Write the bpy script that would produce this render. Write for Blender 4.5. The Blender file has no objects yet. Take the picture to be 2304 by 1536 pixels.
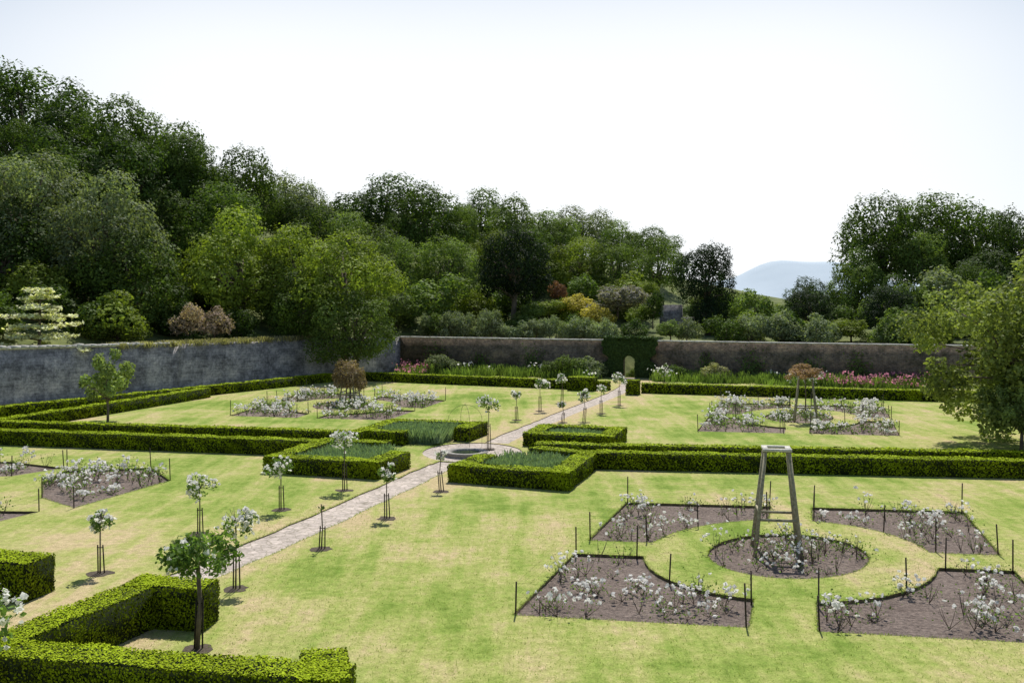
import bpy, math, numpy as np
from mathutils import Vector, Matrix
from mathutils.geometry import delaunay_2d_cdt
rng = np.random.default_rng(7)
scene = bpy.context.scene
R = math.radians

# ------------------------------------------------------------------ materials
def new_mat(name):
    m = bpy.data.materials.new(name); m.use_nodes = True
    nt = m.node_tree; nt.nodes.clear()
    out = nt.nodes.new('ShaderNodeOutputMaterial')
    return m, nt, out
def N(nt, t, **kw):
    n = nt.nodes.new(t)
    for k, v in kw.items():
        if hasattr(n, k): setattr(n, k, v)
        else: n.inputs[k].default_value = v
    return n
def ramp(nt, fac, stops):
    r = nt.nodes.new('ShaderNodeValToRGB')
    e = r.color_ramp.elements
    while len(e) < len(stops): e.new(0.5)
    for i, (p, c) in enumerate(stops):
        e[i].position = p; e[i].color = (*c, 1)
    nt.links.new(fac, r.inputs[0]); return r
def mixc(nt, fac, a, b, mode='MIX'):
    m = nt.nodes.new('ShaderNodeMix'); m.data_type = 'RGBA'; m.blend_type = mode
    for s, v in ((m.inputs[0], fac), (m.inputs[6], a), (m.inputs[7], b)):
        if hasattr(v, 'links'): nt.links.new(v, s)
        else: s.default_value = v if not isinstance(v, tuple) else (*v, 1)
    return m.outputs[2]
def noise(nt, vec, scale, detail=4, rough=.55):
    n = N(nt, 'ShaderNodeTexNoise'); n.inputs['Scale'].default_value = scale
    n.inputs['Detail'].default_value = detail; n.inputs['Roughness'].default_value = rough
    nt.links.new(vec, n.inputs['Vector']); return n.outputs['Fac']
def bsdf(nt, out, col, rough=.9, spec=.2, bump=None, bstr=.5, bdist=.03):
    b = nt.nodes.new('ShaderNodeBsdfPrincipled')
    b.inputs['Roughness'].default_value = rough
    b.inputs['Specular IOR Level'].default_value = spec
    if hasattr(col, 'links'): nt.links.new(col, b.inputs['Base Color'])
    else: b.inputs['Base Color'].default_value = (*col, 1)
    if bump is not None:
        bp = nt.nodes.new('ShaderNodeBump'); bp.inputs['Strength'].default_value = bstr
        bp.inputs['Distance'].default_value = bdist
        nt.links.new(bump, bp.inputs['Height']); nt.links.new(bp.outputs[0], b.inputs['Normal'])
    nt.links.new(b.outputs[0], out.inputs[0]); return b

def leaf_mat(name, col=None, trans=.3, dark=.45, gain=1.1, spec=.08, tint=(1.5, 1.6, .6)):
    m, nt, out = new_mat(name)
    at = N(nt, 'ShaderNodeAttribute'); at.attribute_name = 'lv'
    if col is None:
        oi = nt.nodes.new('ShaderNodeObjectInfo'); base = oi.outputs['Color']
    else:
        rgb = nt.nodes.new('ShaderNodeRGB'); rgb.outputs[0].default_value = (*col, 1); base = rgb.outputs[0]
    mr = N(nt, 'ShaderNodeMapRange'); nt.links.new(at.outputs['Fac'], mr.inputs[0])
    mr.inputs[3].default_value = dark; mr.inputs[4].default_value = dark+gain
    sc = nt.nodes.new('ShaderNodeVectorMath'); sc.operation = 'SCALE'
    nt.links.new(base, sc.inputs[0]); nt.links.new(mr.outputs[0], sc.inputs['Scale'])
    b = nt.nodes.new('ShaderNodeBsdfPrincipled')
    b.inputs['Roughness'].default_value = .6; b.inputs['Specular IOR Level'].default_value = spec
    nt.links.new(sc.outputs[0], b.inputs['Base Color'])
    tr = nt.nodes.new('ShaderNodeBsdfTranslucent')
    tc = mixc(nt, 1.0, sc.outputs[0], tint, 'MULTIPLY'); nt.links.new(tc, tr.inputs[0])
    mx = nt.nodes.new('ShaderNodeMixShader'); mx.inputs[0].default_value = trans
    nt.links.new(b.outputs[0], mx.inputs[1]); nt.links.new(tr.outputs[0], mx.inputs[2])
    nt.links.new(mx.outputs[0], out.inputs[0]); return m
M_leaf = leaf_mat('foliage', trans=.33, dark=.38, gain=1.2)
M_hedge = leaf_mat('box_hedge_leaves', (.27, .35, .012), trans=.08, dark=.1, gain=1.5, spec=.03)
M_lav = leaf_mat('lavender_leaves', (.24, .33, .2), trans=.25)
M_rose = leaf_mat('rose_leaves', (.12, .19, .055), trans=.45)
M_white = leaf_mat('white_petals', (.88, .87, .83), trans=.5, dark=.9, gain=.15, tint=(1, 1, 1))
M_pink = leaf_mat('pink_petals', (.74, .3, .42), trans=.4, dark=.6, gain=.6, tint=(1, 1, 1))
M_ivy = leaf_mat('ivy_leaves', (.06, .1, .03), trans=.15)
def simple(name, c1, c2, scale, rough=.9, bstr=.5, bd=.02, detail=5):
    m, nt, out = new_mat(name); tc = nt.nodes.new('ShaderNodeTexCoord')
    f = noise(nt, tc.outputs['Object'], scale, detail)
    r = ramp(nt, f, [(.3, c1), (.7, c2)])
    bsdf(nt, out, r.outputs[0], rough, .2, f, bstr, bd); return m
M_bark = simple('bark', (.09, .07, .055), (.22, .18, .14), 6)
M_stake = simple('dark_stake_wood', (.022, .018, .014), (.07, .055, .042), 20)
M_timber = simple('weathered_timber', (.22, .2, .13), (.42, .38, .28), 14)
M_pale = simple('pale_timber', (.5, .48, .42), (.7, .68, .6), 14)
M_iron = simple('black_iron', (.02, .02, .02), (.06, .05, .04), 30, .5)
M_stone = simple('basin_stone', (.2, .19, .17), (.4, .38, .34), 7)
m, nt, out = new_mat('pool_water'); bsdf(nt, out, (.02, .03, .03), .08, .5); M_water = m
M_hcore = simple('hedge_core', (.008, .014, .003), (.02, .032, .006), 9)
M_haze = simple('hazy_hillside', (.42, .50, .57), (.47, .55, .62), .004, 1, 0)  # distance haze painted into the hill colour as pale blue

# lawn
m, nt, out = new_mat('lawn_grass'); tc = nt.nodes.new('ShaderNodeTexCoord'); o = tc.outputs['Object']
big = noise(nt, o, .13, 3, .6); mid = noise(nt, o, .5, 8, .78); fine = noise(nt, o, 5, 5, .8); vf = noise(nt, o, 26, 3, .85)
mp = nt.nodes.new('ShaderNodeMapping'); mp.inputs['Rotation'].default_value = (0, 0, R(72)); mp.inputs['Scale'].default_value = (1, .12, 1)
nt.links.new(o, mp.inputs[0]); stripe = noise(nt, mp.outputs[0], 1.4, 4, .65)
def ma(a, b, op='ADD', c=None):
    x = nt.nodes.new('ShaderNodeMath'); x.operation = op
    for i, v in enumerate((a, b)):
        if hasattr(v, 'links'): nt.links.new(v, x.inputs[i])
        else: x.inputs[i].default_value = v
    return x.outputs[0]
s = ma(ma(big, .36, 'MULTIPLY'), ma(mid, .40, 'MULTIPLY')); s = ma(s, ma(stripe, .24, 'MULTIPLY'))
sx = nt.nodes.new('ShaderNodeSeparateXYZ'); nt.links.new(o, sx.inputs[0])
# worn, drier verge beside the path
dist = ma(ma(ma(ma(sx.outputs[0], .9475, 'MULTIPLY'), ma(sx.outputs[1], -.3198, 'MULTIPLY')), 15.44), 0, 'ABSOLUTE')
verge = ma(ma(1.0, ma(dist, 3.2, 'DIVIDE'), 'SUBTRACT'), 0.0, 'MAXIMUM')
s = ma(s, ma(verge, .07, 'MULTIPLY'))
c = ramp(nt, s, [(.415, (.2, .29, .055)), (.465, (.315, .385, .10)), (.505, (.42, .435, .155)), (.535, (.50, .465, .21)), (.58, (.60, .47, .30))])
c2 = ramp(nt, fine, [(.3, (.64, .66, .58)), (.7, (1.2, 1.2, 1.22))])
c3 = ramp(nt, vf, [(.25, (.46, .52, .36)), (.75, (1.3, 1.28, 1.27))])
cc = mixc(nt, 1.0, c.outputs[0], c2.outputs[0], 'MULTIPLY'); cc = mixc(nt, 1.0, cc, c3.outputs[0], 'MULTIPLY')
bsdf(nt, out, cc, .95, .05, ma(fine, vf), .6, .03); M_lawn = m

# soil
m, nt, out = new_mat('bed_soil'); tc = nt.nodes.new('ShaderNodeTexCoord'); o = tc.outputs['Object']
a = noise(nt, o, 1.1, 4, .6); b_ = noise(nt, o, 10, 6, .8)
c = ramp(nt, a, [(.3, (.27, .215, .185)), (.7, (.38, .31, .27))]); c2 = ramp(nt, b_, [(.3, (.3, .3, .3)), (.7, (1.4, 1.38, 1.36))])
bsdf(nt, out, mixc(nt, 1.0, c.outputs[0], c2.outputs[0], 'MULTIPLY'), 1, .1, b_, 1, .12); M_soil = m
# path
m, nt, out = new_mat('stone_path'); tc = nt.nodes.new('ShaderNodeTexCoord'); o = tc.outputs['Object']
v = nt.nodes.new('ShaderNodeTexVoronoi'); v.feature = 'DISTANCE_TO_EDGE'; v.inputs['Scale'].default_value = 3.6; nt.links.new(o, v.inputs['Vector'])
v2 = nt.nodes.new('ShaderNodeTexVoronoi'); v2.inputs['Scale'].default_value = 3.6; nt.links.new(o, v2.inputs['Vector'])
c = ramp(nt, v.outputs['Distance'], [(.0, (.36, .32, .26)), (.08, (.58, .51, .46))])
bw = nt.nodes.new('ShaderNodeSeparateColor'); nt.links.new(v2.outputs['Color'], bw.inputs[0])
c2 = ramp(nt, bw.outputs[0], [(0, (.78, .77, .75)), (1, (1.12, 1.1, 1.08))]); a = noise(nt, o, 7, 6, .8)
c3 = ramp(nt, a, [(.3, (.55, .55, .53)), (.7, (1.2, 1.2, 1.2))])
cc = mixc(nt, 1.0, mixc(nt, 1.0, c.outputs[0], c2.outputs[0], 'MULTIPLY'), c3.outputs[0], 'MULTIPLY')
bsdf(nt, out, cc, .9, .2, a, .5, .03); M_path = m
M_terr = simple('rough_hill_grass', (.06, .09, .03), (.2, .22, .08), .5, 1, 1, .3)
def wallmat(name, c1, c2, mort, bwid, bh, stain, dk=(.5, .5, .52)):
    m, nt, out = new_mat(name); tc = nt.nodes.new('ShaderNodeTexCoord'); o = tc.outputs['Object']
    sx = nt.nodes.new('ShaderNodeSeparateXYZ'); nt.links.new(o, sx.inputs[0])
    cb = nt.nodes.new('ShaderNodeCombineXYZ'); nt.links.new(sx.outputs[0], cb.inputs[0]); nt.links.new(sx.outputs[2], cb.inputs[1])
    br = nt.nodes.new('ShaderNodeTexBrick'); nt.links.new(cb.outputs[0], br.inputs['Vector'])
    br.inputs['Color1'].default_value = (*c1, 1); br.inputs['Color2'].default_value = (*c2, 1); br.inputs['Mortar'].default_value = (*mort, 1)
    br.inputs['Scale'].default_value = 1; br.inputs['Brick Width'].default_value = bwid; br.inputs['Row Height'].default_value = bh
    br.inputs['Mortar Size'].default_value = .012; br.inputs['Bias'].default_value = -.1
    n1 = noise(nt, o, .7, 5, .75); n2 = noise(nt, o, 4, 6, .8)
    r1 = ramp(nt, n1, [(.36, dk), (.5, (1, 1, 1)), (.64, stain)])
    r2 = ramp(nt, n2, [(.3, (.4, .4, .4)), (.7, (1.55, 1.55, 1.55))])
    cc = mixc(nt, 1.0, mixc(nt, 1.0, br.outputs[0], r1.outputs[0], 'MULTIPLY'), r2.outputs[0], 'MULTIPLY')
    bsdf(nt, out, cc, .95, .15, n2, .8, .05); return m
M_brick = wallmat('old_brick', (.2, .145, .11), (.13, .105, .09), (.2, .18, .155), .3, .11, (1.5, 1.5, 1.3), (.42, .48, .38))
M_rubble = wallmat('rubble_stone', (.37, .345, .355), (.26, .245, .25), (.42, .4, .4), .5, .2, (1.65, 1.6, 1.5), (.45, .45, .46))
M_coping = simple('coping_stone', (.35, .34, .32), (.7, .68, .64), 3)

# ------------------------------------------------------------------ mesh builder
class MB:
    def __init__(s): s.V = []; s.nv = 0; s.L = []; s.T = []; s.M = []; s.A = []
    def quads(s, Q, mat, lv):
        n = len(Q)
        if n == 0: return
        s.V.append(Q.reshape(-1, 3)); s.L.append(np.arange(n*4)+s.nv); s.T.append(np.full(n, 4)); s.M.append(np.full(n, mat))
        s.A.append(np.repeat(np.broadcast_to(np.clip(lv, 0, 1), (n,)), 4)); s.nv += n*4
    def mesh(s, verts, faces, mat, lv=.5):
        verts = np.asarray(verts, float); s.V.append(verts)
        for f in faces: s.L.append(np.array(f)+s.nv)
        s.T.append(np.array([len(f) for f in faces])); s.M.append(np.full(len(faces), mat))
        s.A.append(np.full(len(verts), lv)); s.nv += len(verts)
    def tube(s, pts, rad, mat, n=6, lv=.5):
        pts = [Vector(p) for p in pts]; vs = []; fs = []
        if not hasattr(rad, '__len__'): rad = [rad]*len(pts)
        for i, p in enumerate(pts):
            d = (pts[min(i+1, len(pts)-1)]-pts[max(i-1, 0)]).normalized()
            a = d.cross(Vector((0, 0, 1)) if abs(d.z) < .9 else Vector((1, 0, 0))).normalized(); b = d.cross(a)
            for k in range(n):
                t = 2*math.pi*k/n; vs.append(p+(a*math.cos(t)+b*math.sin(t))*rad[i])
        for i in range(len(pts)-1):
            for k in range(n):
                fs.append((i*n+k, i*n+(k+1) % n, (i+1)*n+(k+1) % n, (i+1)*n+k))
        fs.append(tuple(range(n))[::-1]); fs.append(tuple(range((len(pts)-1)*n, len(pts)*n)))
        s.mesh(vs, fs, mat, lv)
    def box(s, c, half, rotz, mat):
        ca, sa = math.cos(rotz), math.sin(rotz); vs = []
        for x, y, z in ((-1,-1,-1),(1,-1,-1),(1,1,-1),(-1,1,-1),(-1,-1,1),(1,-1,1),(1,1,1),(-1,1,1)):
            X, Y = x*half[0], y*half[1]; vs.append((c[0]+X*ca-Y*sa, c[1]+X*sa+Y*ca, c[2]+z*half[2]))
        s.mesh(vs, [(0,3,2,1),(4,5,6,7),(0,1,5,4),(1,2,6,5),(2,3,7,6),(3,0,4,7)], mat)
    def build(s, name, mats, smooth=False):
        V = np.concatenate(s.V); L = np.concatenate(s.L).astype(np.int32); T = np.concatenate(s.T).astype(np.int32)
        me = bpy.data.meshes.new(name); me.vertices.add(len(V)); me.vertices.foreach_set('co', V.astype(np.float32).ravel())
        me.loops.add(len(L)); me.loops.foreach_set('vertex_index', L)
        me.polygons.add(len(T)); st = np.concatenate(([0], np.cumsum(T)[:-1])).astype(np.int32)
        me.polygons.foreach_set('loop_start', st); me.polygons.foreach_set('loop_total', T)
        me.polygons.foreach_set('material_index', np.concatenate(s.M).astype(np.int32))
        for m in mats: me.materials.append(m)
        at = me.attributes.new('lv', 'FLOAT', 'POINT'); at.data.foreach_set('value', np.concatenate(s.A).astype(np.float32))
        me.update(calc_edges=True); me.validate()
        return me
def obj(name, me, loc=(0, 0, 0), rot=0, scale=(1, 1, 1), color=None):
    o = bpy.data.objects.new(name, me); scene.collection.objects.link(o)
    o.location = loc; o.rotation_euler = (0, 0, rot); o.scale = scale
    if color: o.color = (*color, 1)
    return o
def unit(v): return v/np.maximum(np.linalg.norm(v, axis=-1, keepdims=True), 1e-9)
def leaves(P, Nn, size, tilt=.6, asp=.6, r=rng):
    n = len(P); nn = unit(Nn+tilt*r.normal(size=(n, 3)))
    t = unit(np.cross(nn, r.normal(size=(n, 3)))); b = np.cross(nn, t)
    s = (size*.5*(.6+.8*r.random(n)))[:, None]
    return np.stack([P-t*s, P+b*s*asp, P+t*s, P-b*s*asp], 1)
def blades(P, h, w, lean=.25, r=rng):
    n = len(P); a = r.random(n)*6.283; side = np.stack([np.cos(a), np.sin(a), 0*a], 1)*(w*.5)
    hh = h*(.6+.6*r.random(n)); up = np.stack([r.normal(size=n)*lean*hh, r.normal(size=n)*lean*hh, hh], 1)
    return np.stack([P-side*.6, P+side*.6, P+side*.5+up, P-side*.5+up], 1)

# ------------------------------------------------------------------ tree templates
def crown(mb, r, ncl, nleaf, lsize, rmin=.2, rmax=.36, shell=(.45, .8), zlow=-.6, tilt=.42, leafmat=1, core=.5):
    C = []
    while len(C) < ncl:
        d = unit(r.normal(size=3))
        if d[2] < zlow: continue
        C.append(d*r.uniform(*shell))
    C.append(np.array([0, 0, 0])); C = np.array(C)
    rad = r.uniform(rmin, rmax, len(C)); rad[-1] = core
    w = rad**2; w /= w.sum()
    for i in range(len(C)):
        k = int(nleaf*w[i]*1.5); d = unit(r.normal(size=(k, 3)))
        lump = 1+.14*np.sin(d[:, 0]*9+i)+.14*np.sin(d[:, 1]*8+2*i)+.12*np.sin(d[:, 2]*11+i)
        P = C[i]+d*(rad[i]*lump*r.uniform(.8, 1.14, k))[:, None]
        keep = np.ones(k, bool)
        for j in range(len(C)):
            if j != i: keep &= np.linalg.norm(P-C[j], axis=1) > rad[j]*.82
        P = P[keep]; d = d[keep]
        lv = .5+.15*r.normal()+.17*r.normal(size=len(P))
        mb.quads(leaves(P, d+np.array([0, 0, .4]), lsize, tilt, .66, r), leafmat, lv)
    return C
def tree_mesh(seed, ncl=46, nleaf=20000, lsize=.05, trunk=2.6, tr=.07, **k):
    r = np.random.default_rng(seed); mb = MB(); C = crown(mb, r, ncl, nleaf, lsize, **k)
    mb.tube([(0, 0, -trunk), (.02, 0, -trunk*.5), (-.02, .02, -.5), (0, 0, .3)], [tr*1.3, tr, tr*.85, tr*.35], 0, 8)
    for c in C[:16]:
        z0 = r.uniform(-.7, -.1); c = c*.92
        mb.tube([(0, 0, z0), tuple(c*.5+np.array([0, 0, z0*.35])), tuple(c)], [tr*.5, tr*.3, tr*.1], 0, 5)
    return mb.build('tree_%d' % seed, [M_bark, M_leaf])
T_broad = [tree_mesh(i, ncl=56+10*(i % 3), nleaf=21000, lsize=.05, rmin=.12, rmax=.33, shell=(.4, .9), tilt=.36) for i in range(1, 6)]
T_yew = [tree_mesh(11+i, ncl=64, nleaf=20000, lsize=.045, rmin=.15, rmax=.28, shell=(.5, .82)) for i in range(2)]
T_shrub = [tree_mesh(20+i, ncl=24, nleaf=5000, lsize=.1, rmin=.18, rmax=.4, shell=(.4, .88), trunk=1.1, tr=.04, tilt=.5) for i in range(3)]

DK=(.062,.105,.024); MD=(.092,.145,.03); LT=(.14,.2,.05); PL=(.19,.23,.12); YG=(.19,.245,.042); YW=(.024,.042,.02)
def tree(name, X, Y, z, rx, rz, col, tmpl=None, i=0):
    T = tmpl if tmpl else T_broad
    v = rng.uniform(.85, 1.2)
    return obj(name, T[i % len(T)], (X, Y, z), rng.random()*6.28, (rx, rx*rng.uniform(.9, 1.05), rz), tuple(c*v for c in col))
big = [(-55.1,112,26.5,7.5,6.5,DK),(-64,108,20,8,8,DK),(-48.6,110,22.5,5.8,5.8,DK),(-41.3,106,22.2,5.6,5,MD),(-36,106,19.6,5.2,5.2,MD),
 (-38,100,16.8,6,6,DK),(-45,98,17,6,6,DK),(-32.6,104,16.8,5.2,5.2,MD),(-30.3,112,17.8,4.4,5,MD),(-29.3,98,12.9,4.7,4.8,MD),
 (-41,84,13.8,5.4,5.2,PL),(-41.5,80,8.8,5.8,5.6,DK),(-33.4,82,11,4.8,5.2,PL),(-30.6,80,7,4.5,4.5,MD),(-36.5,82,6.9,4.4,4.3,LT),
 (-27.9,122,17.2,4.8,4.4,PL),(-23.8,118,15,4.6,4.4,PL),(-15.4,122,16.4,6.8,4.5,DK),(-10.1,118,14.4,5,5,MD),(-17,108,11.4,5.2,4.2,LT),
 (-12.2,104,9.6,3.4,3.6,LT),(-22,112,12,4.5,4.5,MD),(-4.2,132,15.8,5.2,4.4,MD),(-.1,125,13.8,4.8,4.8,LT),(4.5,128,13,4.6,4.4,LT),(-6.8,108,9.7,3.7,3.7,LT),
 (9.7,138,15.6,5,3.2,PL),(15,140,13.6,4.6,3.2,LT),(19.5,140,13,4.2,3,MD),(7.7,116,10.2,4.2,3.2,YG),(12.1,114,9.6,3.8,3.4,LT),(17.3,118,9.8,3.7,3.6,LT),(2.5,118,10,4,4,MD),
 (41.9,112,11.6,5.7,5.8,MD),(48.1,115,13,6.2,5.3,MD),(53.6,115,11.8,5.4,5.4,MD),(56,108,12.2,4,4.6,DK),(37.5,108,8,3.2,3.4,LT),(50,104,7,5,4,DK),(60,110,9,5,6,DK),
 (-52,104,22,3.6,3.4,MD),(-46,107,19.5,3,3,LT),(-40,101,20.6,3,2.8,MD),(-34.5,103,20.5,2.6,2.6,LT),(-35,98,14,3.2,3,LT),(-42,93,17.2,3.2,3,MD),(-25.5,116,15.4,3,3,MD),
 (-19.5,117,14.2,3,3,LT),(-13,115,13.2,3,2.8,MD),(-6.5,121,14.8,3,3,LT),(1.8,122,12.6,3,3,MD),(6,126,13.6,2.8,2.6,LT),(13,130,12.6,3,2.4,MD),(-1.5,114,10.8,3,3,YG),(44.5,108,10,3.2,3.4,LT),(51,110,9.5,3.4,3.4,MD),
 (35.5,118,6.2,3,2.6,DK),(40,104,6,3,2.6,DK),(46,100,6.5,3,3,MD)]
for i, (X, Y, z, rx, rz, c) in enumerate(big): tree('broadleaf_tree', X, Y, z, rx, rz, c, i=i)
for i, (X, Y, z, rx, rz, c) in enumerate([(-23.7,87,8.6,5.7,5,YG),(-14.1,84,7.5,4.7,4.2,YG),(-18.6,88,8.4,4.8,4.4,YG),(-12.6,80.5,3.9,3.9,3.5,LT),(-17.3,83.5,5.2,3.2,3.4,MD)]):
    tree('sycamore_tree', X, Y, z, rx, rz, c, i=i+2)
for i, (X, Y, z, rx, rz) in enumerate([(.13,98,9.2,4.2,4.8),(18.5,95,8.4,3.2,3.7),(18.6,94,4.6,2.1,2.6),(26.9,90,5.6,2.5,1.9),(34.1,90,5.2,2.8,2.8)]):
    tree('yew_tree', X, Y, z, rx, rz, YW, T_yew, i)
RED=(.18,.09,.06); GOLD=(.46,.4,.09); GREY=(.24,.23,.2); GG=(.24,.29,.17)
sh = [(-7.4,97,6.3,3.6,2.5,LT),(6.2,100,5.9,1.9,1,GOLD),(10.4,98,6.2,3.1,1.6,GREY),(3.6,99,5.4,1.9,.9,YG),(4.7,102,7.2,1.1,1.0,RED),(14,102,7.2,1.1,1,YG),
 (13.3,94,5.5,1.2,1.7,DK),(23.2,95,5.5,2.3,1.8,LT),(20.8,86.5,3.7,1.7,1.5,GG),(23.4,86,3.9,1.8,1.6,GG),(26,85,3.7,1.7,1.5,GG),(29.3,86,3.8,2,1,YG),(41.5,95,6.9,3.1,2.6,PL),
 (45,92,5.5,3.4,3.4,MD),(38.5,94,5.5,2.6,2.6,LT),(31,95,4.6,2.4,1.5,MD),(28,99,4.6,2.5,1.7,MD),(0.5,103,6,2.5,2,MD),(8,106,7,2.6,2,MD),(13,108,7,3,2.2,YG),(-3.5,100,5.5,2.4,2,YG),
 (20.5,99,6,2,1.8,MD),(-12,99,6,3,2.5,MD),(-11,95,5,2.2,2,LT),(-25.2,77.5,4.7,1.5,1.5,(.42,.33,.27)),(-23.6,79,4.6,1.4,1.3,(.42,.33,.27)),(-22,80.5,4,1.6,1.8,DK),(-30,74,4.2,1.3,1.1,YG),
 (8.2,95,4.9,1.6,1.1,GOLD),(1.6,96,4.9,1.5,1.1,LT),(11.8,94,4.9,1.4,1.0,YG),(32,84,3.6,1.6,1.2,GG),(35.5,83,3.6,1.7,1.3,YG)]
for i, (X, Y, z, rx, rz, c) in enumerate(sh): tree('garden_shrub', X, Y, z, rx, rz, c, T_shrub, i)

# ------------------------------------------------------------------ terrain
A0 = np.array([-10.1, 90.0]); DIR = unit(np.array([40.2, -14.0])); NF = np.array([-DIR[1], DIR[0]])
B0 = np.array([-33.0, 62.0]); DL = unit(np.array([22.9, 28.0])); NL_ = np.array([-DL[1], DL[0]])
def sstep(a, b, x):
    t = np.clip((x-a)/(b-a), 0, 1); return t*t*(3-2*t)
def height(x, y):
    x = np.asarray(x, float); y = np.asarray(y, float)
    s1 = (x-A0[0])*NF[0]+(y-A0[1])*NF[1]; s2 = (x-B0[0])*NL_[0]+(y-B0[1])*NL_[1]
    t1 = (x-A0[0])*DIR[0]+(y-A0[1])*DIR[1]
    s = np.maximum(s1, s2)
    gate = np.exp(-((t1-21.1)/1.6)**2)*(s2 < 0)
    st = sstep(1.3, 3.0, s-gate*5)
    h = -.3+2.6*st+np.clip(s2, 0, 80)*.27*st+np.clip(s1, 0, 60)*.06*st
    h += .25*np.sin(x*.31)*np.sin(y*.27)*st
    far = sstep(145, 320, y)+sstep(150, 500, np.abs(x))
    h = h*(1-np.clip(far, 0, 1))-28*np.clip(far, 0, 1)
    return h
def axis(lo, hi, st, far):
    a = np.arange(lo, hi+.1, st); g = []; d = st; v = hi
    while v < far: d *= 1.35; v += d; g.append(v)
    gl = []; d = st; v = lo
    while v > -far: d *= 1.35; v -= d; gl.append(v)
    return np.array(gl[::-1]+list(a)+g)
xs = axis(-75, 75, 1.2, 12000); ys = axis(-10, 150, 1.2, 12000)
Xg, Yg = np.meshgrid(xs, ys); Z = height(Xg, Yg)
mb = MB(); nx, ny = len(xs), len(ys); idx = np.arange(nx*ny).reshape(ny, nx)
F = np.stack([idx[:-1, :-1], idx[:-1, 1:], idx[1:, 1:], idx[1:, :-1]], -1).reshape(-1, 4)
mb.V.append(np.stack([Xg, Yg, Z], -1).reshape(-1, 3)); mb.nv = nx*ny; mb.L.append(F.ravel()); mb.T.append(np.full(len(F), 4)); mb.M.append(np.zeros(len(F))); mb.A.append(np.full(nx*ny, .5))
me = mb.build('terrain', [M_terr]); me.polygons.foreach_set('use_smooth', np.ones(len(me.polygons), bool)); obj('terrain', me)

k = 0
for t in np.arange(1, 25.5, 1.35):
    if abs(t-21.1) < 1.4: continue
    p = A0+DIR*t+NF*rng.uniform(2.8, 4.2); z = float(height(*p))
    tree('border_shrub', p[0], p[1], z+rng.uniform(.8, 1.6), rng.uniform(.9, 1.4), rng.uniform(.8, 1.5), [GG, GG, LT, PL][rng.integers(4)], T_shrub, k); k += 1
for q in range(120):
    if q < 65:
        p = A0+DIR*rng.uniform(-2, 62)+NF*rng.uniform(5, 42); rr = rng.uniform(1.1, 2.0)
        if abs(p[0]-15.6) < 2.2 and p[1] < 98: continue
    else:
        p = B0+DL*rng.uniform(-12, 34)+NL_*rng.uniform(4.5, 34); rr = rng.uniform(1.4, 2.4)
    z = float(height(*p))
    tree('woodland_shrub', p[0], p[1], z+rr*.5, rr*1.2, rr, [DK, MD, LT, YG][q % 4], T_shrub, q)

# distant hill
mb = MB(); n = 60; xsn = np.linspace(300, 3400, n); prof = []
for x in xsn:
    h = 145*np.exp(-((x-1480)/330)**4)*1.0+60*np.exp(-((x-1000)/500)**2)+70*np.exp(-((x-2200)/600)**2)
    prof.append(h+3*np.sin(x*.02))
prof = np.array(prof)*.85+10
rows = [(-700, .0), (-420, .45), (-150, .9), (0, 1.0), (300, .8), (900, 0)]
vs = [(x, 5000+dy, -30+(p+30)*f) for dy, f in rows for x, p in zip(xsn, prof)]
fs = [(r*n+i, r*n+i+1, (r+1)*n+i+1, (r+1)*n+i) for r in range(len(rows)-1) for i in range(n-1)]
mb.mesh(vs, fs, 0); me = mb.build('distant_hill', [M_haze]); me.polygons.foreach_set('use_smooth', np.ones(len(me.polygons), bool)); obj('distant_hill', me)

# ------------------------------------------------------------------ beds / path outlines
def bilin(c, u, v):
    NLc, NR, FR, FL = [np.array(q, float) for q in c]; a, b = (u+1)/2, (v+1)/2
    return (1-a)*(1-b)*NLc+a*(1-b)*NR+a*b*FR+(1-a)*b*FL
def parterre(c, g=.12, ra=.68, rc=.38):
    polys = []; stakes = []
    for sx in (-1, 1):
        for sy in (-1, 1):
            a0 = math.asin(g/ra); pts = [(math.cos(a0)*ra, g), (1, g), (1, 1), (g, 1)]
            arc = [(ra*math.cos(t), ra*math.sin(t)) for t in np.linspace(math.pi/2-a0, a0, 9)]
            pts += arc[:-1]
            polys.append([bilin(c, sx*x, sy*y) for x, y in pts])
            stakes.append([bilin(c, sx*x, sy*y) for x, y in [(.99, g+.01), (.99, .99), (g+.01, .99), (g+.01, ra+.02), (ra*.72, ra*.72), (ra+.02, g+.01)]])
    disc = [bilin(c, rc*math.cos(t), rc*math.sin(t)) for t in np.linspace(0, 2*math.pi, 28, endpoint=False)]
    return polys, disc, stakes
G_nr = [(0, 21.7), (11.3, 19.8), (14.5, 32), (3.84, 33.4)]
G_fr = [(9.4, 50.6), (19.1, 49), (23, 61.5), (13.4, 64)]
G_fl = [(-16.2, 57), (-6.9, 55), (-4.3, 65.3), (-14.7, 71)]
beds = []; groups = []
for c in (G_nr, G_fr, G_fl):
    p, d, s = parterre(c); groups.append((c, p, d, s)); beds += p+[d]
left_polys = [[(-16.1,34.1),(-14.3,32.5),(-12.8,37.3),(-14.5,40),(-17.6,39.4),(-17.4,36.9)],
              [(-25,37),(-19.2,38.2),(-18.0,40),(-21,41.5),(-26,41)], [(-20,28.2),(-16.2,29.6),(-15.2,32),(-18.5,32.2),(-21,31)]]
left_polys = [[np.array(q) for q in p] for p in left_polys]; beds += left_polys
pc = np.array([(-12.2,14),(-10.4,18),(-8.9,21.9),(-7.2,26.6),(-5.7,31.2),(-4.25,35.8),(-3.2,39.3),(-2.45,41.4)])
pc2 = np.array([(-.75,46.6),(-.04,49),(1.5,53.4),(3.06,58),(5.1,63.7),(7.25,69.7),(8.7,75),(9.6,81),(9.9,83.0)])
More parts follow.
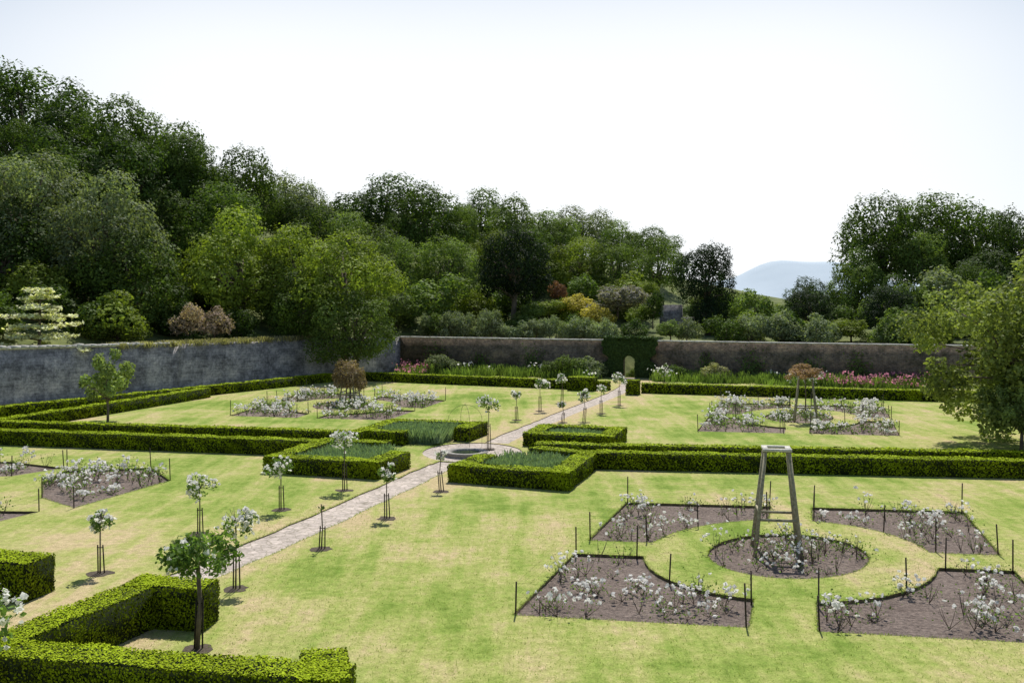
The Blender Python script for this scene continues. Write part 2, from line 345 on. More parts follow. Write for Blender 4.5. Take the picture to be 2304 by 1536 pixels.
def ribbon(p, w):
    p = np.array(p); n = 7; q = []
    for i in range(len(p)-1):
        for k in range(n): q.append(p[i]+(p[i+1]-p[i])*k/n)
    q.append(p[-1]); q = np.array(q); d = unit(np.gradient(q, axis=0)); nrm = np.stack([-d[:, 1], d[:, 0]], 1)
    jl = 1+rng.uniform(-.07, .07, len(q)); jr = 1+rng.uniform(-.07, .07, len(q))
    return list(q+nrm*w/2*jl[:, None])+list((q-nrm*w/2*jr[:, None])[::-1])
path1 = ribbon(pc, 1.3); path2 = ribbon(pc2, 1.15)
circ = [np.array((-1.75+2.2*math.cos(t), 44+2.72*math.sin(t))) for t in np.linspace(0, 2*math.pi, 36, endpoint=False)]
outer = [np.array(q) for q in [(-75, -5), (90, -5), A0+DIR*105+NF*.2, A0+DIR*60+NF*.2, A0+NF*.15+NL_*.1, B0+NL_*.2, B0-DL*55+NL_*.2]]
def inside(p, poly):
    x, y = p; c = False; n = len(poly); j = n-1
    for i in range(n):
        xi, yi = poly[i]; xj, yj = poly[j]
        if (yi > y) != (yj > y) and x < (xj-xi)*(y-yi)/(yj-yi)+xi: c = not c
        j = i
    return c
def cdt(polys, keep):
    vs = []; es = []
    for p in polys:
        b = len(vs); vs += [Vector((float(q[0]), float(q[1]))) for q in p]; es += [(b+i, b+(i+1) % len(p)) for i in range(len(p))]
    r = delaunay_2d_cdt(vs, es, [], 0, 1e-5); V = r[0]; F = []
    for f in r[2]:
        c = sum((V[i] for i in f), Vector((0, 0)))/len(f)
        if keep(c):
            a, b_, c_ = [V[i] for i in f[:3]]
            F.append(tuple(f) if (b_-a).cross(c_-a) > 0 else tuple(f)[::-1])
    return [(v.x, v.y) for v in V], F
holes = beds+[path1, path2, circ]
V2, F2 = cdt([outer]+holes, lambda c: inside(c, outer) and not any(inside(c, h) for h in holes))
mb = MB(); mb.mesh([(x, y, 0) for x, y in V2], F2, 0); obj('lawn', mb.build('lawn', [M_lawn]))
def skirt(mb, poly, z0, z1, mat):
    n = len(poly); vs = [(p[0], p[1], z0) for p in poly]+[(p[0], p[1], z1) for p in poly]
    mb.mesh(vs, [(i, (i+1) % n, n+(i+1) % n, n+i) for i in range(n)], mat)
M_edge = simple('cut_turf_edge', (.08, .07, .04), (.18, .15, .08), 8)
def sheet(name, poly, z, mat, edge=0.0, amp=0.0):
    mb = MB(); V, Fc = cdt([poly], lambda c: inside(c, poly)); mb.mesh([(x, y, z) for x, y in V], Fc, 0)
    skirt(mb, poly, z, 0.0, 1); return obj(name, mb.build(name, [mat, M_edge]))
ZB = -.08
for p in beds: sheet('flower_bed', p, ZB, M_soil)
sheet('garden_path', path1, -.035, M_path); sheet('garden_path', path2, -.035, M_path)
sheet('paved_circle', circ, -.03, M_path)

# ragged grass fringe along every cut edge
mb = MB()
for poly in beds[:5]+[path1]+[left_polys[0]]:
    for i in range(len(poly)):
        a, b = np.array(poly[i]), np.array(poly[(i+1) % len(poly)]); L = np.linalg.norm(b-a); n = int(L*55)
        if n < 1: continue
        P = a+(b-a)*rng.random((n, 1))+rng.normal(size=(n, 2))*.018
        mb.quads(blades(np.concatenate([P, np.full((n, 1), -.01)], 1), .045, .02, .7), 0, rng.random(n))
# taller tufts dotted over the nearer lawn
n = 26000; P = np.stack([rng.uniform(-9, 14, n), 15.5+17*rng.random(n)**1.4], 1); P += .15*np.sin(P[:, ::-1]*3.1)
kp = np.array([not any(inside(q, h) for h in holes[:5]+[path1]) for q in P]); P = P[kp]
mb.quads(blades(np.concatenate([P, np.full((len(P), 1), -.004)], 1), .035, .018, .8), 0, rng.random(len(P)))
M_blade = leaf_mat('grass_blades', (.3, .37, .11), trans=.3, dark=.6, gain=.75)
obj('grass_tufts', mb.build('grass_tufts', [M_blade]))

# ------------------------------------------------------------------ roses in beds
def rand_in(poly, n):
    P = np.array(poly); lo, hi = P.min(0), P.max(0); out = []
    while len(out) < n:
        q = lo+(hi-lo)*rng.random(2)
        if inside(q, poly): out.append(q)
    return out
def area(poly):
    P = np.array(poly); return abs(np.sum(P[:, 0]*np.roll(P[:, 1], -1)-P[:, 1]*np.roll(P[:, 0], -1)))/2
def rose_bushes(poly, dens, h, fl, lsz=.06, fsz=.09, z0=ZB, lf=1.0):
    mb = MB(); ctr = np.mean(np.array(poly), 0)
    for q in rand_in(poly, max(3, int(area(poly)*dens))):
        q = ctr+(q-ctr)*.95; hh = h*rng.uniform(.4, 1.3)
        for s in range(4):
            e = np.array([rng.normal()*.17, rng.normal()*.17, hh])
            mb.tube([(q[0], q[1], z0), (q[0]+e[0]*.6, q[1]+e[1]*.6, z0+hh*.5), (q[0]+e[0], q[1]+e[1], z0+hh)], [.009, .007, .003], 0, 3)
        n = int(rng.uniform(12, 55)*lf); P = np.array([q[0], q[1], z0+hh*.6])+rng.normal(size=(n, 3))*np.array([.2, .2, hh*.26])
        mb.quads(leaves(P, rng.normal(size=(n, 3))+[0, 0, .6], lsz, .5, .7), 1, rng.random(n))
        n = rng.poisson(fl*rng.choice([.1, .6, 2.4]))
        if n:
            c = np.array([q[0], q[1], z0+hh*.95])+rng.normal(size=(n, 3))*np.array([.18, .18, hh*.18])
            for _ in range(4): mb.quads(leaves(c+rng.normal(size=c.shape)*.014, rng.normal(size=(n, 3))+[0, -.2, 1.1], fsz, .5, .95), 2, rng.random(n))
    return obj('rose_bushes', mb.build('rose_bushes', [M_bark, M_rose, M_white]))
def stakes_obj(sets, h=.8, wire=True):
    mb = MB()
    for st in sets:
        for i, p in enumerate(st):
            hh = h*rng.uniform(.85, 1.15); tx, ty = rng.normal(size=2)*.03
            mb.tube([(p[0], p[1], -.2), (p[0]+tx, p[1]+ty, hh)], .02, 0, 5)
            if wire:
                q = st[(i+1) % len(st)]
                for z in np.linspace(.08, .68, 5): mb.tube([(p[0], p[1], z), ((p[0]+q[0])/2, (p[1]+q[1])/2, z-.02), (q[0], q[1], z)], .0014, 1, 3)
    return obj('garden_stakes', mb.build('garden_stakes', [M_stake, M_iron]))
for gi, (c, p, d, s) in enumerate(groups):
    for poly in p: rose_bushes(poly, 1.9 if gi == 0 else 2.0, .44 if gi == 0 else .55, 4.2 if gi == 0 else 5, .055 if gi == 0 else .09, .09 if gi == 0 else .13, lf=1.0)
    rose_bushes(d, 3, .5, 2.5 if gi == 0 else 4, .06 if gi == 0 else .09, .08 if gi == 0 else .12)
    stakes_obj(s)
for p in left_polys: rose_bushes(p, 2.0, .55, 5.5, .075, .11, lf=1)
stakes_obj([[left_polys[0][i] for i in (0, 1, 2, 3, 4)], [left_polys[1][1], left_polys[1][2]], [left_polys[2][1], left_polys[2][2]]])

# ------------------------------------------------------------------ hedges
def hedge(name, segs, h, w, ls, dens=1.3):
    mb = MB(); k = 0
    for pl in segs:
        for i in range(len(pl)-1):
            a = np.array(pl[i], float); b = np.array(pl[i+1], float); d = unit(b-a); nn = np.array([-d[1], d[0]])
            if i > 0: a = a-d*w/2
            if i < len(pl)-2: b = b+d*w/2
            L = np.linalg.norm(b-a); H = h+.007*k; k += 1
            mb.box((*((a+b)/2), H/2-.03), (L/2-.02, w/2-.02, H/2-.01), math.atan2(d[1], d[0]), 0)
            def put(nl, f, nrm, tl, l0):
                if nl < 1: return
                P = f(rng.random(nl), rng.random(nl)); nz = np.sin(P[:, 0]*2.1+P[:, 1]*1.7)*.016+np.sin(P[:, 0]*5+P[:, 2]*7+P[:, 1]*4)*.014
                P = P+np.array(nrm)*(nz+rng.uniform(-.014, .03, nl))[:, None]
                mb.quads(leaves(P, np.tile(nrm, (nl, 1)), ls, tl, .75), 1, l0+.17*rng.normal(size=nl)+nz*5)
            A = np.array([*a, 0.]); D = np.array([*d, 0.]); Nn = np.array([*nn, 0.])
            q = dens/(ls*ls*.5)
            put(int(L*w*q*1.1), lambda u, v: A+D*(u*L)[:, None]+Nn*((v-.5)*w)[:, None]+[0, 0, H], (0, 0, 1), .28, .7)  # top leaves get a lighter value: sunlight painted into the leaf colour
            for sgn in (-1, 1): put(int(L*H*q), lambda u, v: A+D*(u*L)[:, None]+Nn*sgn*w/2+np.stack([0*v, 0*v, v*H], 1), tuple(Nn*sgn), .35, .3)  # side leaves get a darker value: side shade painted into the leaf colour
            for e, sg in ((0, -1), (L, 1)): put(int(w*H*q), lambda u, v: A+D*e+Nn*((u-.5)*w)[:, None]+np.stack([0*v, 0*v, v*H], 1), tuple(D*sg), .35, .3)  # hedge ends carry the same painted shade as the sides
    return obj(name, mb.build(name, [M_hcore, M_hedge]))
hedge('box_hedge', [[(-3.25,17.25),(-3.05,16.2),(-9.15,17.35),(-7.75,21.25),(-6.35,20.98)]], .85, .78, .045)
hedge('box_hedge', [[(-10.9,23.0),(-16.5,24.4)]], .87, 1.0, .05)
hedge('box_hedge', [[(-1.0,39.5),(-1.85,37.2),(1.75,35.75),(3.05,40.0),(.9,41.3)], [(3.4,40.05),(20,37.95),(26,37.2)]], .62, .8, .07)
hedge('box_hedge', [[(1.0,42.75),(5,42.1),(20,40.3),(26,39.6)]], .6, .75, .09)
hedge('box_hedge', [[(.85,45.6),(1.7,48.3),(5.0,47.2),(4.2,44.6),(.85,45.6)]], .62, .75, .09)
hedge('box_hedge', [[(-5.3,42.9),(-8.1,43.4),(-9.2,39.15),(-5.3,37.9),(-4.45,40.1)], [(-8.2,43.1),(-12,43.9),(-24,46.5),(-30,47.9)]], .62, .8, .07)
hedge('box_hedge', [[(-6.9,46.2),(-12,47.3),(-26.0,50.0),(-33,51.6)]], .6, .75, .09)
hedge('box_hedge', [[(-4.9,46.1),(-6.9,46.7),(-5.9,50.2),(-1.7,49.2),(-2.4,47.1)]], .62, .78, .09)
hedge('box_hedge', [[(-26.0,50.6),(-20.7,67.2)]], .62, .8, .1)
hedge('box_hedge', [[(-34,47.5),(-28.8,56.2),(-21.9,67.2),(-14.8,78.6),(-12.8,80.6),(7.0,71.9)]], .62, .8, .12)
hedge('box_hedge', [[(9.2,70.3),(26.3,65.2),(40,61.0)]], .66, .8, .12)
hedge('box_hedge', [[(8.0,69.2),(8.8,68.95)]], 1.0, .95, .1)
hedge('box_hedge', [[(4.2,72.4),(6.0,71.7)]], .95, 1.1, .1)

def lavender(poly, n, h=.42):
    P = np.array(rand_in(poly, n)); P = np.concatenate([P, np.zeros((n, 1))], 1)
    P[:, 2] = .08*np.sin(P[:, 0]*5)*np.sin(P[:, 1]*4)
    mb = MB(); mb.quads(blades(P, h, .05, .3), 0, .5+.2*rng.normal(size=n)); return obj('lavender_plants', mb.build('lavender_plants', [M_lav]))
lavender([(-1.3,38.2),(1.4,36.7),(2.6,39.6),(-.1,40.8)], 7000, .52)
lavender([(1.4,45.9),(3.9,45.2),(4.5,46.9),(1.9,47.8)], 5000, .52)
lavender([(-8.7,39.5),(-5.4,38.5),(-4.9,42.2),(-7.6,42.8)], 8000, .52)
lavender([(-6.3,46.8),(-3.4,45.9),(-2.5,48.8),(-5.4,49.6)], 8000, .6)

# ------------------------------------------------------------------ standard roses
M_soildk = simple('dark_soil', (.05, .04, .028), (.12, .095, .07), 14)  # darker soil for the disc around each stem base
def standard_rose(x, y, h, cr, leafy=1.0, fl=1.0, big=False, soil=True):
    mb = MB(); r = rng; z = h-cr*.9; lx, ly = r.normal(size=2)*.03
    mb.tube([(0, 0, -.05), (.01+lx, .02+ly, z*.5), (0, 0, z+.1)], [.022, .018, .016] if not big else [.05, .045, .04], 0, 6)
    for sx in (-.07, .09): mb.tube([(sx, .04, -.05), (sx*.8+lx, .03, z*.55)], .018, 1, 5)
    mb.tube([(-.08+lx, .03, z*.5), (.09+lx, .03, z*.5)], .012, 1, 4)
    for k in range(9):
        d = unit(r.normal(size=3)+[0, 0, .9])*cr*.8; mb.tube([(0, 0, z-.05), tuple(np.array([0, 0, z])+d*.5), tuple(np.array([0, 0, z+.1*cr])+d)], [.01, .008, .004], 0, 3)
    nc = 16 if big else 8; C = unit(r.normal(size=(nc, 3))+[0, 0, .2])*cr*.68*r.uniform(.6, 1.35, (nc, 1))*([1.35, 1.35, .6] if big else [1.1, 1.1, .8])+[0, 0, h-cr*(.8 if big else 1)]
    n = int((1300 if big else 330)*leafy)
    if n > 0:
        P = C[r.integers(nc, size=n)]+unit(r.normal(size=(n, 3)))*(cr*.42*r.random(n)**.5)[:, None]
        mb.quads(leaves(P, r.normal(size=(n, 3))+[0, 0, .9], .1 if big else .065+.0006*y, .5, .7), 2, .6+.25*r.normal(size=n))
    n = int(60*fl)
    if n > 0:
        P = C[r.integers(nc, size=n)]+unit(r.normal(size=(n, 3))+[0, 0, .5])*(cr*.46)
        for _ in range(3): mb.quads(leaves(P+r.normal(size=P.shape)*.015, r.normal(size=(n, 3))+[0, -.3, .8], .08+.0006*y, .5, .95), 3, r.random(n))
    if soil:
        a = np.linspace(0, 2*math.pi, 14, endpoint=False)
        rr = .3*(1+.12*r.normal(size=14)); vs = [(rr[i]*math.cos(a[i]), rr[i]*math.sin(a[i]), .006) for i in range(14)]
        mb.mesh(vs, [tuple(range(14))], 4)
    return obj('standard_rose_tree', mb.build('standard_rose_tree', [M_bark, M_stake, M_rose, M_white, M_soildk]), (x, y, 0))
for a in [(-6.55,23.6,1.95,.4,1,1.5),(-10.3,24.9,1.58,.32,1,1.0),(-9.1,29,1.75,.42,1.1,1.1),(-7.47,32.2,1.85,.46,1.2,1.1),(-5.96,35.4,2.2,.5,1,1.6),
          (-5.23,27.3,1.25,.14,.05,0),(-3.9,31,1.7,.32,.8,.6),(-2.5,35.2,1.5,.2,.3,.3),(-1.04,44.8,2.5,.48,1.1,.8),(.25,55,1.65,.3,.8,.8),(1.66,59.2,2.0,.42,1,1.1),
          (2.73,54,1.15,.2,.6,.5),(3.9,54,1.8,.36,1,1),(5.2,58,1.7,.32,.8,.7),(6.7,62.2,2.1,.42,1,1),(3.2,64,1.9,.4,1,.9),(10.8,70.6,2.0,.45,1,.8)]:
    standard_rose(*a)
standard_rose(-6.2, 19.6, 2.35, .62, 1.3, .4, True)
standard_rose(-7.65, 14.2, 2.85, .55, .5, 3.0, True)

# ------------------------------------------------------------------ obelisks
def obelisk(name, x, y, h, wb, wt, rot, plate=True):
    mb = MB(); B = []; T = []
    for sx, sy in ((-1,-1),(1,-1),(1,1),(-1,1)):
        b = (sx*wb/2, sy*wb/2, -.2); t = (sx*wt/2, sy*wt/2, h); mb.tube([b, t], [.055, .045], 0, 8); B.append(np.array([b[0], b[1], 0])); T.append(np.array(t))
    for f, rr in ((.33, .04), (.4, .035)):
        for i in range(4):
            j = (i+1) % 4
            if (f == .4) == (i % 2 == 0): continue
            mb.tube([tuple(B[i]*(1-f)+T[i]*f), tuple(B[j]*(1-f)+T[j]*f)], rr, 0, 6)
    if plate:
        for i in range(4):
            a, b = T[i], T[(i+1) % 4]; c = (a+b)/2; d = b-a
            e = .07 if i % 2 == 0 else -.075
            mb.box((c[0], c[1], h+.03), (np.linalg.norm(d)/2+e, .07, .035), math.atan2(d[1], d[0]), 1)
    return obj(name, mb.build(name, [M_timber, M_pale]), (x, y, 0), rot)
obelisk('timber_rose_obelisk', 7.25, 27.3, 2.72, 1.25, .62, R(-10))
obelisk('timber_rose_obelisk', 16.1, 54.6, 2.35, 1.25, .7, R(-14))
obelisk('timber_rose_obelisk', -10.3, 63.3, 1.9, 1.1, .6, R(-14))
me = tree_mesh(51, ncl=26, nleaf=4600, lsize=.085, rmin=.14, rmax=.3, shell=(.3, .95), trunk=3.6, tr=.03, zlow=-.3, tilt=.8, core=.35)
obj('climbing_rose', me, (16.1, 54.6, 2.55), 1.0, (1.15, 1.05, .55), (.34, .225, .15))
me = tree_mesh(41, ncl=30, nleaf=6000, lsize=.09, rmin=.15, rmax=.32, shell=(.35, .92), trunk=1.5, tr=.05)
obj('photinia_bush', me, (-10.3, 63.3, 1.75), 0, (1.1, 1.1, 1.3), (.26, .195, .125))
me = tree_mesh(42, ncl=26, nleaf=3000, lsize=.1, rmin=.1, rmax=.24, shell=(.3, 1.0), trunk=1.4, tr=.045, tilt=.9, core=.3)
obj('young_cherry_tree', me, (-22.1, 54.4, 2.0), 0, (1.5, 1.5, 1.75), (.26, .33, .12))
me = tree_mesh(43, ncl=110, nleaf=27000, lsize=.04, rmin=.07, rmax=.19, shell=(.3, 1.05), trunk=1.1, tr=.045, tilt=.8, zlow=-.95, core=.35)
obj('apple_tree', me, (24.0, 45.5, 4.3), .6, (5.4, 5, 4.5), (.23, .275, .09))
me = tree_mesh(44, ncl=46, nleaf=12000, lsize=.075, rmin=.12, rmax=.27, shell=(.3, .98), trunk=1.1, tr=.04, tilt=.8)
obj('apple_tree', me, (22.3, 43.6, 2.0), 0, (1.9, 1.7, 1.9), (.19, .25, .08))
# pagoda dogwood (tiered)
r = np.random.default_rng(5); mb = MB(); mb.tube([(0, 0, -4), (0, 0, 0), (.1, 0, 4.1)], [.16, .12, .03], 0, 8)
for i, (z, R0) in enumerate([(0, 3.3), (.75, 3.0), (1.45, 2.6), (2.1, 2.1), (2.75, 1.5), (3.4, 1.1), (3.9, .8)]):
    nb = 7
    for k in range(nb):
        a = 6.283*k/nb+r.normal()*.2+i; L = R0*r.uniform(.6, 1.15)
        mb.tube([(0, 0, z-.25), (math.cos(a)*L*.6, math.sin(a)*L*.6, z), (math.cos(a)*L, math.sin(a)*L, z-.05)], [.04, .03, .01], 0, 4)
        n = int(120*R0/2); t = r.random(n)**.6*L; sp = r.normal(size=n)*.22*(.4+t/L); dz = r.normal()*.12
        P = np.stack([math.cos(a)*t-math.sin(a)*sp, math.sin(a)*t+math.cos(a)*sp, z+dz*t/L+.06*r.normal(size=n)], 1)
        mb.quads(leaves(P, np.tile([0, -.25, 1.], (n, 1)), .26, .45, .6, r), 1, .5+.25*r.normal(size=n))
obj('pagoda_dogwood', mb.build('pagoda_dogwood', [M_bark, M_leaf]), (-32.2, 67.8, 3.3), 0, (1.05, 1.05, 1), (.68, .68, .5))

# ------------------------------------------------------------------ walls
ang = math.atan2(DIR[1], DIR[0]); Hw = 3.02; tg = 21.1; g0, g1 = tg-.52, tg+.52
mb = MB(); TH = .45
def wbox(mb, t0, t1, z0, z1, y0, y1, mat): mb.box(((t0+t1)/2, (y0+y1)/2, (z0+z1)/2), ((t1-t0)/2, (y1-y0)/2, (z1-z0)/2), 0, mat)
wbox(mb, -.2, g0, -.3, Hw, 0, TH, 0); wbox(mb, g1, 75, -.3, Hw, 0, TH, 0)
arc = [(tg+.52*math.cos(t), 1.42+.5*math.sin(t)) for t in np.linspace(math.pi, 0, 10)]
tops = [(a, Hw) for a, b in arc]; m_ = len(arc)
vs2 = [(a, 0.0, b) for a, b in arc]+[(a, 0.0, b) for a, b in tops]+[(a, TH, b) for a, b in arc]+[(a, TH, b) for a, b in tops]
fs2 = []
for i in range(m_-1):
    fs2 += [(i, i+1, m_+i+1, m_+i), (2*m_+i, 3*m_+i, 3*m_+i+1, 2*m_+i+1), (i, 2*m_+i, 2*m_+i+1, i+1), (m_+i, m_+i+1, 3*m_+i+1, 3*m_+i)]
mb.mesh(vs2, fs2, 0)
t = -.2
while t < 75:
    L = rng.uniform(.7, 1.1); wbox(mb, t, t+L-.012, Hw+.003, Hw+.1+rng.uniform(-.01, .012), -.07, TH+.07, 1); t += L
obj('brick_garden_wall', mb.build('brick_garden_wall', [M_brick, M_coping]), (A0[0], A0[1], 0), ang)
def lwall(a, b, h0, h1, name, cop):
    a = np.array(a, float); b = np.array(b, float); L = np.linalg.norm(b-a); an = math.atan2(*(b-a)[::-1]); mb = MB(); n = int(L/.6)
    tt = np.linspace(0, L, n+1); hs = h0+(h1-h0)*tt/L+rng.normal(size=n+1)*.035
    vs = []
    for i in range(n+1): vs += [(tt[i], 0, -.3), (tt[i], 0, hs[i]), (tt[i], .5, hs[i]), (tt[i], .5, -.3)]
    fs = [(4*i+k, 4*i+4+k, 4*i+4+(k+1) % 4, 4*i+(k+1) % 4) for i in range(n) for k in range(3)]+[(0, 1, 2, 3), (4*n+3, 4*n+2, 4*n+1, 4*n)]
    mb.mesh(vs, [tuple(f[::-1]) for f in fs], 0)
    if cop:
        t = 0
        while t < L-.3:
            w = rng.uniform(.25, .6); hh = h0+(h1-h0)*t/L; wbox(mb, t, t+w-.02, hh-.05, hh+rng.uniform(.08, .2), -.06+rng.uniform(-.03, .03), .56, 1); t += w
    return obj(name, mb.build(name, [M_rubble, M_coping]), (a[0], a[1], 0), an)
lwall((-55, 31.5), (-33.0, 62), 3.5, 3.5, 'rubble_stone_wall', True)
lwall((-33.0, 62), (-24.5, 73.2), 3.5, 3.3, 'rubble_stone_wall', True)
lwall((-24.5, 73.2), A0, 3.25, 3.1, 'rubble_stone_wall', False)
n = 4200; t = 9+18*rng.random(n)**1.1; t += .5*np.sin(t*3); P = B0+DL*t[:, None]+NL_*rng.uniform(.1, 1.8, n)[:, None]
P = np.concatenate([P, np.full((n, 1), 3.12)], 1); mb = MB(); mb.quads(blades(P, .4, .07, .5), 0, rng.random(n))
M_dry = leaf_mat('dry_grass_blades', (.32, .3, .18)); obj('dry_grass', mb.build('dry_grass', [M_dry]))
mb = MB(); mb.box((0, 0, 0), (1.1, .3, 1.9), 0, 0); mb.box((1.7, 0, -.6), (.6, .28, 1.3), 0, 0)
obj('stone_retaining_wall', mb.build('stone_retaining_wall', [M_rubble]), (15.5, 97, 4.0), -.2)
# ivy around the gate
mb = MB(); n = 22000; x = rng.uniform(tg-2.3, tg+2.4, n); z = rng.uniform(0, 3.45, n)
edge = 2.1+.25*np.sin(z*3)+.15*np.sin(z*7); y = -.22-.16*np.abs(np.sin(x*2.3)*np.sin(z*2))-.1*rng.random(n)
keep = (np.abs(x-tg) < edge) & ~((np.abs(x-tg) < .5) & (z < 1.55+.3*np.cos((x-tg)*3))) & ((z < 3.2+.2*np.sin(x*3)))
P = np.stack([x, y, z], 1)[keep]; mb.quads(leaves(P, np.tile([0, -1., .3], (len(P), 1)), .14, .6, .8), 0, .5+.22*rng.normal(size=len(P)))
n = 7000; x = rng.uniform(tg-2.2, tg+2.3, n); P = np.stack([x, rng.uniform(-.35, .6, n), 3.15+.12*rng.normal(size=n)], 1)
mb.quads(leaves(P, np.tile([0, 0., 1], (n, 1)), .14, .6, .8), 0, .7+.22*rng.normal(size=n))
obj('ivy_over_gateway', mb.build('ivy_over_gateway', [M_ivy]), (A0[0], A0[1], 0), ang)
# plants growing in the passage beyond the gate
for i, (dt, s_, rr) in enumerate([(-.5, 3.2, .55), (.45, 4.2, .6), (.0, 6.0, .9)]):
    p = A0+DIR*(tg+dt)+NF*s_; tree('border_shrub', p[0], p[1], float(height(*p))+rr*.5, rr, rr, LT, T_shrub, i)
# climbers scattered on the wall face
mb = MB()
for tc_, hc, rc_ in [(3.5, 1.6, .9), (7.8, 1.1, .7), (12.6, 1.5, .8), (27.5, 1.3, .7), (31, 1.6, .9), (35.5, 1.2, .8), (39, 1.7, .8)]:
    n = 420; x = tc_+rng.normal(size=n)*rc_*.6; z = np.abs(hc*.6+rng.normal(size=n)*hc*.45); k_ = z < 2.9
    P = np.stack([x, -.1-.15*rng.random(n), z], 1)[k_]; mb.quads(leaves(P, np.tile([0, -1., .5], (len(P), 1)), .15, .6, .7), 0, .5+.3*rng.normal(size=len(P)))
obj('wall_climber', mb.build('wall_climber', [leaf_mat('climber_leaves', (.12, .18, .05))]), (A0[0], A0[1], 0), ang)
# herbaceous border at wall foot
mb = MB()
for t in np.arange(1, 44, .42):
    if abs(t-tg) < 2.6: continue
    for _ in range(3):
        c = A0+DIR*(t+rng.uniform(-.3, .3))-NF*rng.uniform(.6, 3.4); n = 55
        lx = rng.random(); h = rng.uniform(.25, .9)
        P = np.concatenate([c+rng.normal(size=(n, 2))*.28, np.zeros((n, 1))], 1); mb.quads(blades(P, h, .07, .25), 0, np.clip(lx*.7+.3*rng.random(n), 0, 1))
        pk = (t < 4) or (t > 34)
        if (pk and rng.random() < .7) or rng.random() < .05:
            q = 18; P = np.concatenate([c+rng.normal(size=(q, 2))*.3, (h*1.1+.12*rng.normal(size=(q, 1)))], 1)
            mb.quads(leaves(P, rng.normal(size=(q, 3)), .18, .5, .9), 1 if (t > 36.5 or t < 4) else 2, rng.random(q))
obj('herbaceous_border', mb.build('herbaceous_border', [leaf_mat('border_leaves', (.18, .26, .07)), M_pink, M_white]))
for i, (t, s_, rr, c) in enumerate([(16.6,2.2,1.2,LT),(18.0,1.6,1.1,PL),(14.8,2.0,.9,LT),(25.2,1.6,.8,MD),(28.6,2,.95,(.3,.3,.16)),(4.4,1.8,1.1,PL),(6,1.5,.8,PL),(10.5,1.4,.6,LT)]):
    p = A0+DIR*t-NF*s_; tree('border_shrub', p[0], p[1], rr*.65, rr*1.25, rr*.9, c, T_shrub, i)

# ------------------------------------------------------------------ pool and iron arch
mb = MB(); n = 32
def ring(r0, z): return [(r0*math.cos(2*math.pi*i/n), r0*math.sin(2*math.pi*i/n), z) for i in range(n)]
pr = [(.93, -.03), (.9, .1), (.95, .12), (.95, .16), (.68, .16), (.66, .02)]
vs = sum([ring(*p) for p in pr], []); fs = [(k*n+i, k*n+(i+1) % n, (k+1)*n+(i+1) % n, (k+1)*n+i) for k in range(len(pr)-1) for i in range(n)]
mb.mesh(vs, fs, 0); mb.mesh(ring(.665, .12), [tuple(range(n))], 1)
obj('stone_pool', mb.build('stone_pool', [M_stone, M_water]), (-2.0, 43.2, 0))
mb = MB(); hw = .8
for k in range(2):
    a = math.pi*k/2+.3; pts = [(hw*math.cos(a), hw*math.sin(a), -.05), (hw*math.cos(a), hw*math.sin(a), 1.2)]
    pts += [(hw*math.cos(t)*math.cos(a), hw*math.cos(t)*math.sin(a), 1.2+.7*math.sin(t)) for t in np.linspace(.1, math.pi-.1, 14)]
    pts += [(-hw*math.cos(a), -hw*math.sin(a), 1.2), (-hw*math.cos(a), -hw*math.sin(a), -.05)]
    mb.tube(pts, .007, 0, 5)
mb.tube([(0, 0, 1.88), (0, 0, 2.0)], [.015, .006], 0, 6)
obj('iron_rose_arch', mb.build('iron_rose_arch', [M_iron]), (-2.15, 45.6, 0))

# ------------------------------------------------------------------ light, sky, camera
el, az = R(57), R(6)
w = bpy.data.worlds.new('World'); scene.world = w; w.use_nodes = True; nt = w.node_tree; nt.nodes.clear()
sky = nt.nodes.new('ShaderNodeTexSky'); sky.sky_type = 'NISHITA'; sky.sun_disc = False; sky.sun_elevation = el; sky.sun_rotation = az
sky.air_density = 1.0; sky.dust_density = .6; sky.ozone_density = 1.0
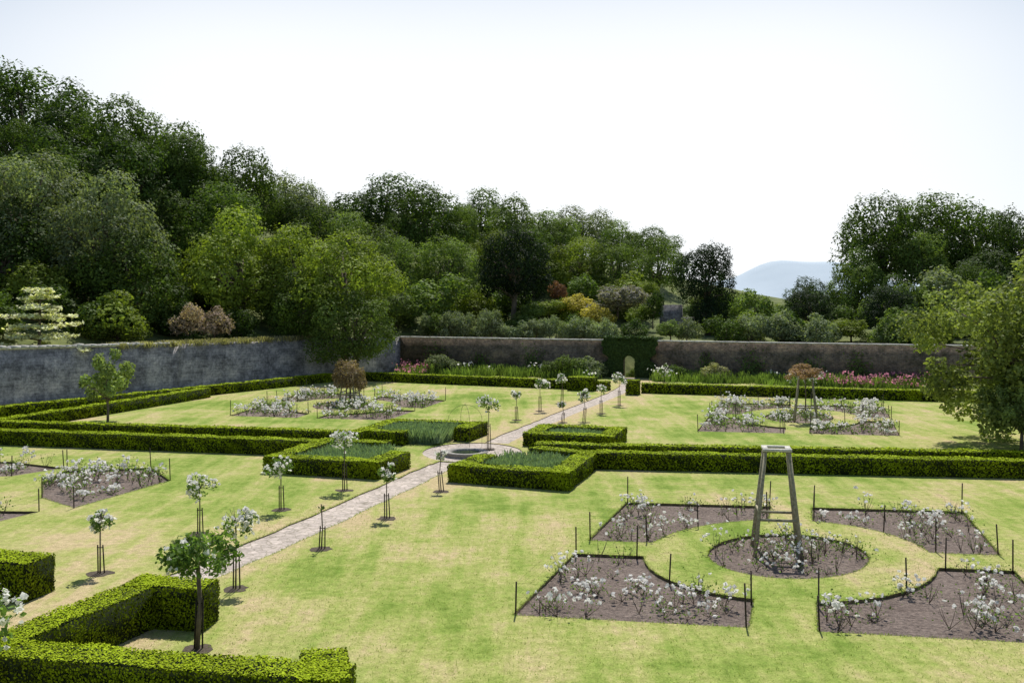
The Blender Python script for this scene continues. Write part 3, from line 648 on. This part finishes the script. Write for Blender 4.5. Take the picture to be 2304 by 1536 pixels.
# summer haze: whitens the sky close to the horizon, most on the sunward side
tcw = nt.nodes.new('ShaderNodeTexCoord'); sx = nt.nodes.new('ShaderNodeSeparateXYZ'); nt.links.new(tcw.outputs['Generated'], sx.inputs[0])
mr = nt.nodes.new('ShaderNodeMapRange'); mr.interpolation_type = 'SMOOTHSTEP'; nt.links.new(sx.outputs[2], mr.inputs[0])
mr.inputs[1].default_value = .2; mr.inputs[2].default_value = .46; mr.inputs[3].default_value = .98; mr.inputs[4].default_value = .0
my = nt.nodes.new('ShaderNodeMapRange'); my.interpolation_type = 'SMOOTHSTEP'; nt.links.new(sx.outputs[1], my.inputs[0])
my.inputs[1].default_value = .74; my.inputs[2].default_value = .95; my.inputs[3].default_value = .15; my.inputs[4].default_value = 1
mm = nt.nodes.new('ShaderNodeMath'); mm.operation = 'MULTIPLY'; nt.links.new(mr.outputs[0], mm.inputs[0]); nt.links.new(my.outputs[0], mm.inputs[1])
col = mixc(nt, mm.outputs[0], sky.outputs[0], (10.3, 10.55, 10.8))
bg = nt.nodes.new('ShaderNodeBackground'); bg.inputs[1].default_value = .1
wo = nt.nodes.new('ShaderNodeOutputWorld'); nt.links.new(col, bg.inputs[0]); nt.links.new(bg.outputs[0], wo.inputs[0])
sd = bpy.data.lights.new('sun', 'SUN'); sd.energy = 5; sd.angle = R(.5); sd.color = (1, .955, .88)
so = bpy.data.objects.new('sun', sd); scene.collection.objects.link(so)
d = Vector((-math.sin(az)*math.cos(el), -math.cos(az)*math.cos(el), -math.sin(el))); so.rotation_euler = d.to_track_quat('-Z', 'Y').to_euler(); so.location = (20, 60, 80)
cd = bpy.data.cameras.new('camera'); co = bpy.data.objects.new('camera', cd); scene.collection.objects.link(co)
co.location = (0, 0, 7); co.rotation_euler = (R(90), 0, 0); cd.lens = 35; cd.sensor_width = 36; cd.shift_y = -108/2304
cd.clip_end = 30000; cd.clip_start = .1; scene.camera = co
scene.view_settings.view_transform = 'Standard'; scene.view_settings.look = 'None'; scene.view_settings.exposure = 0
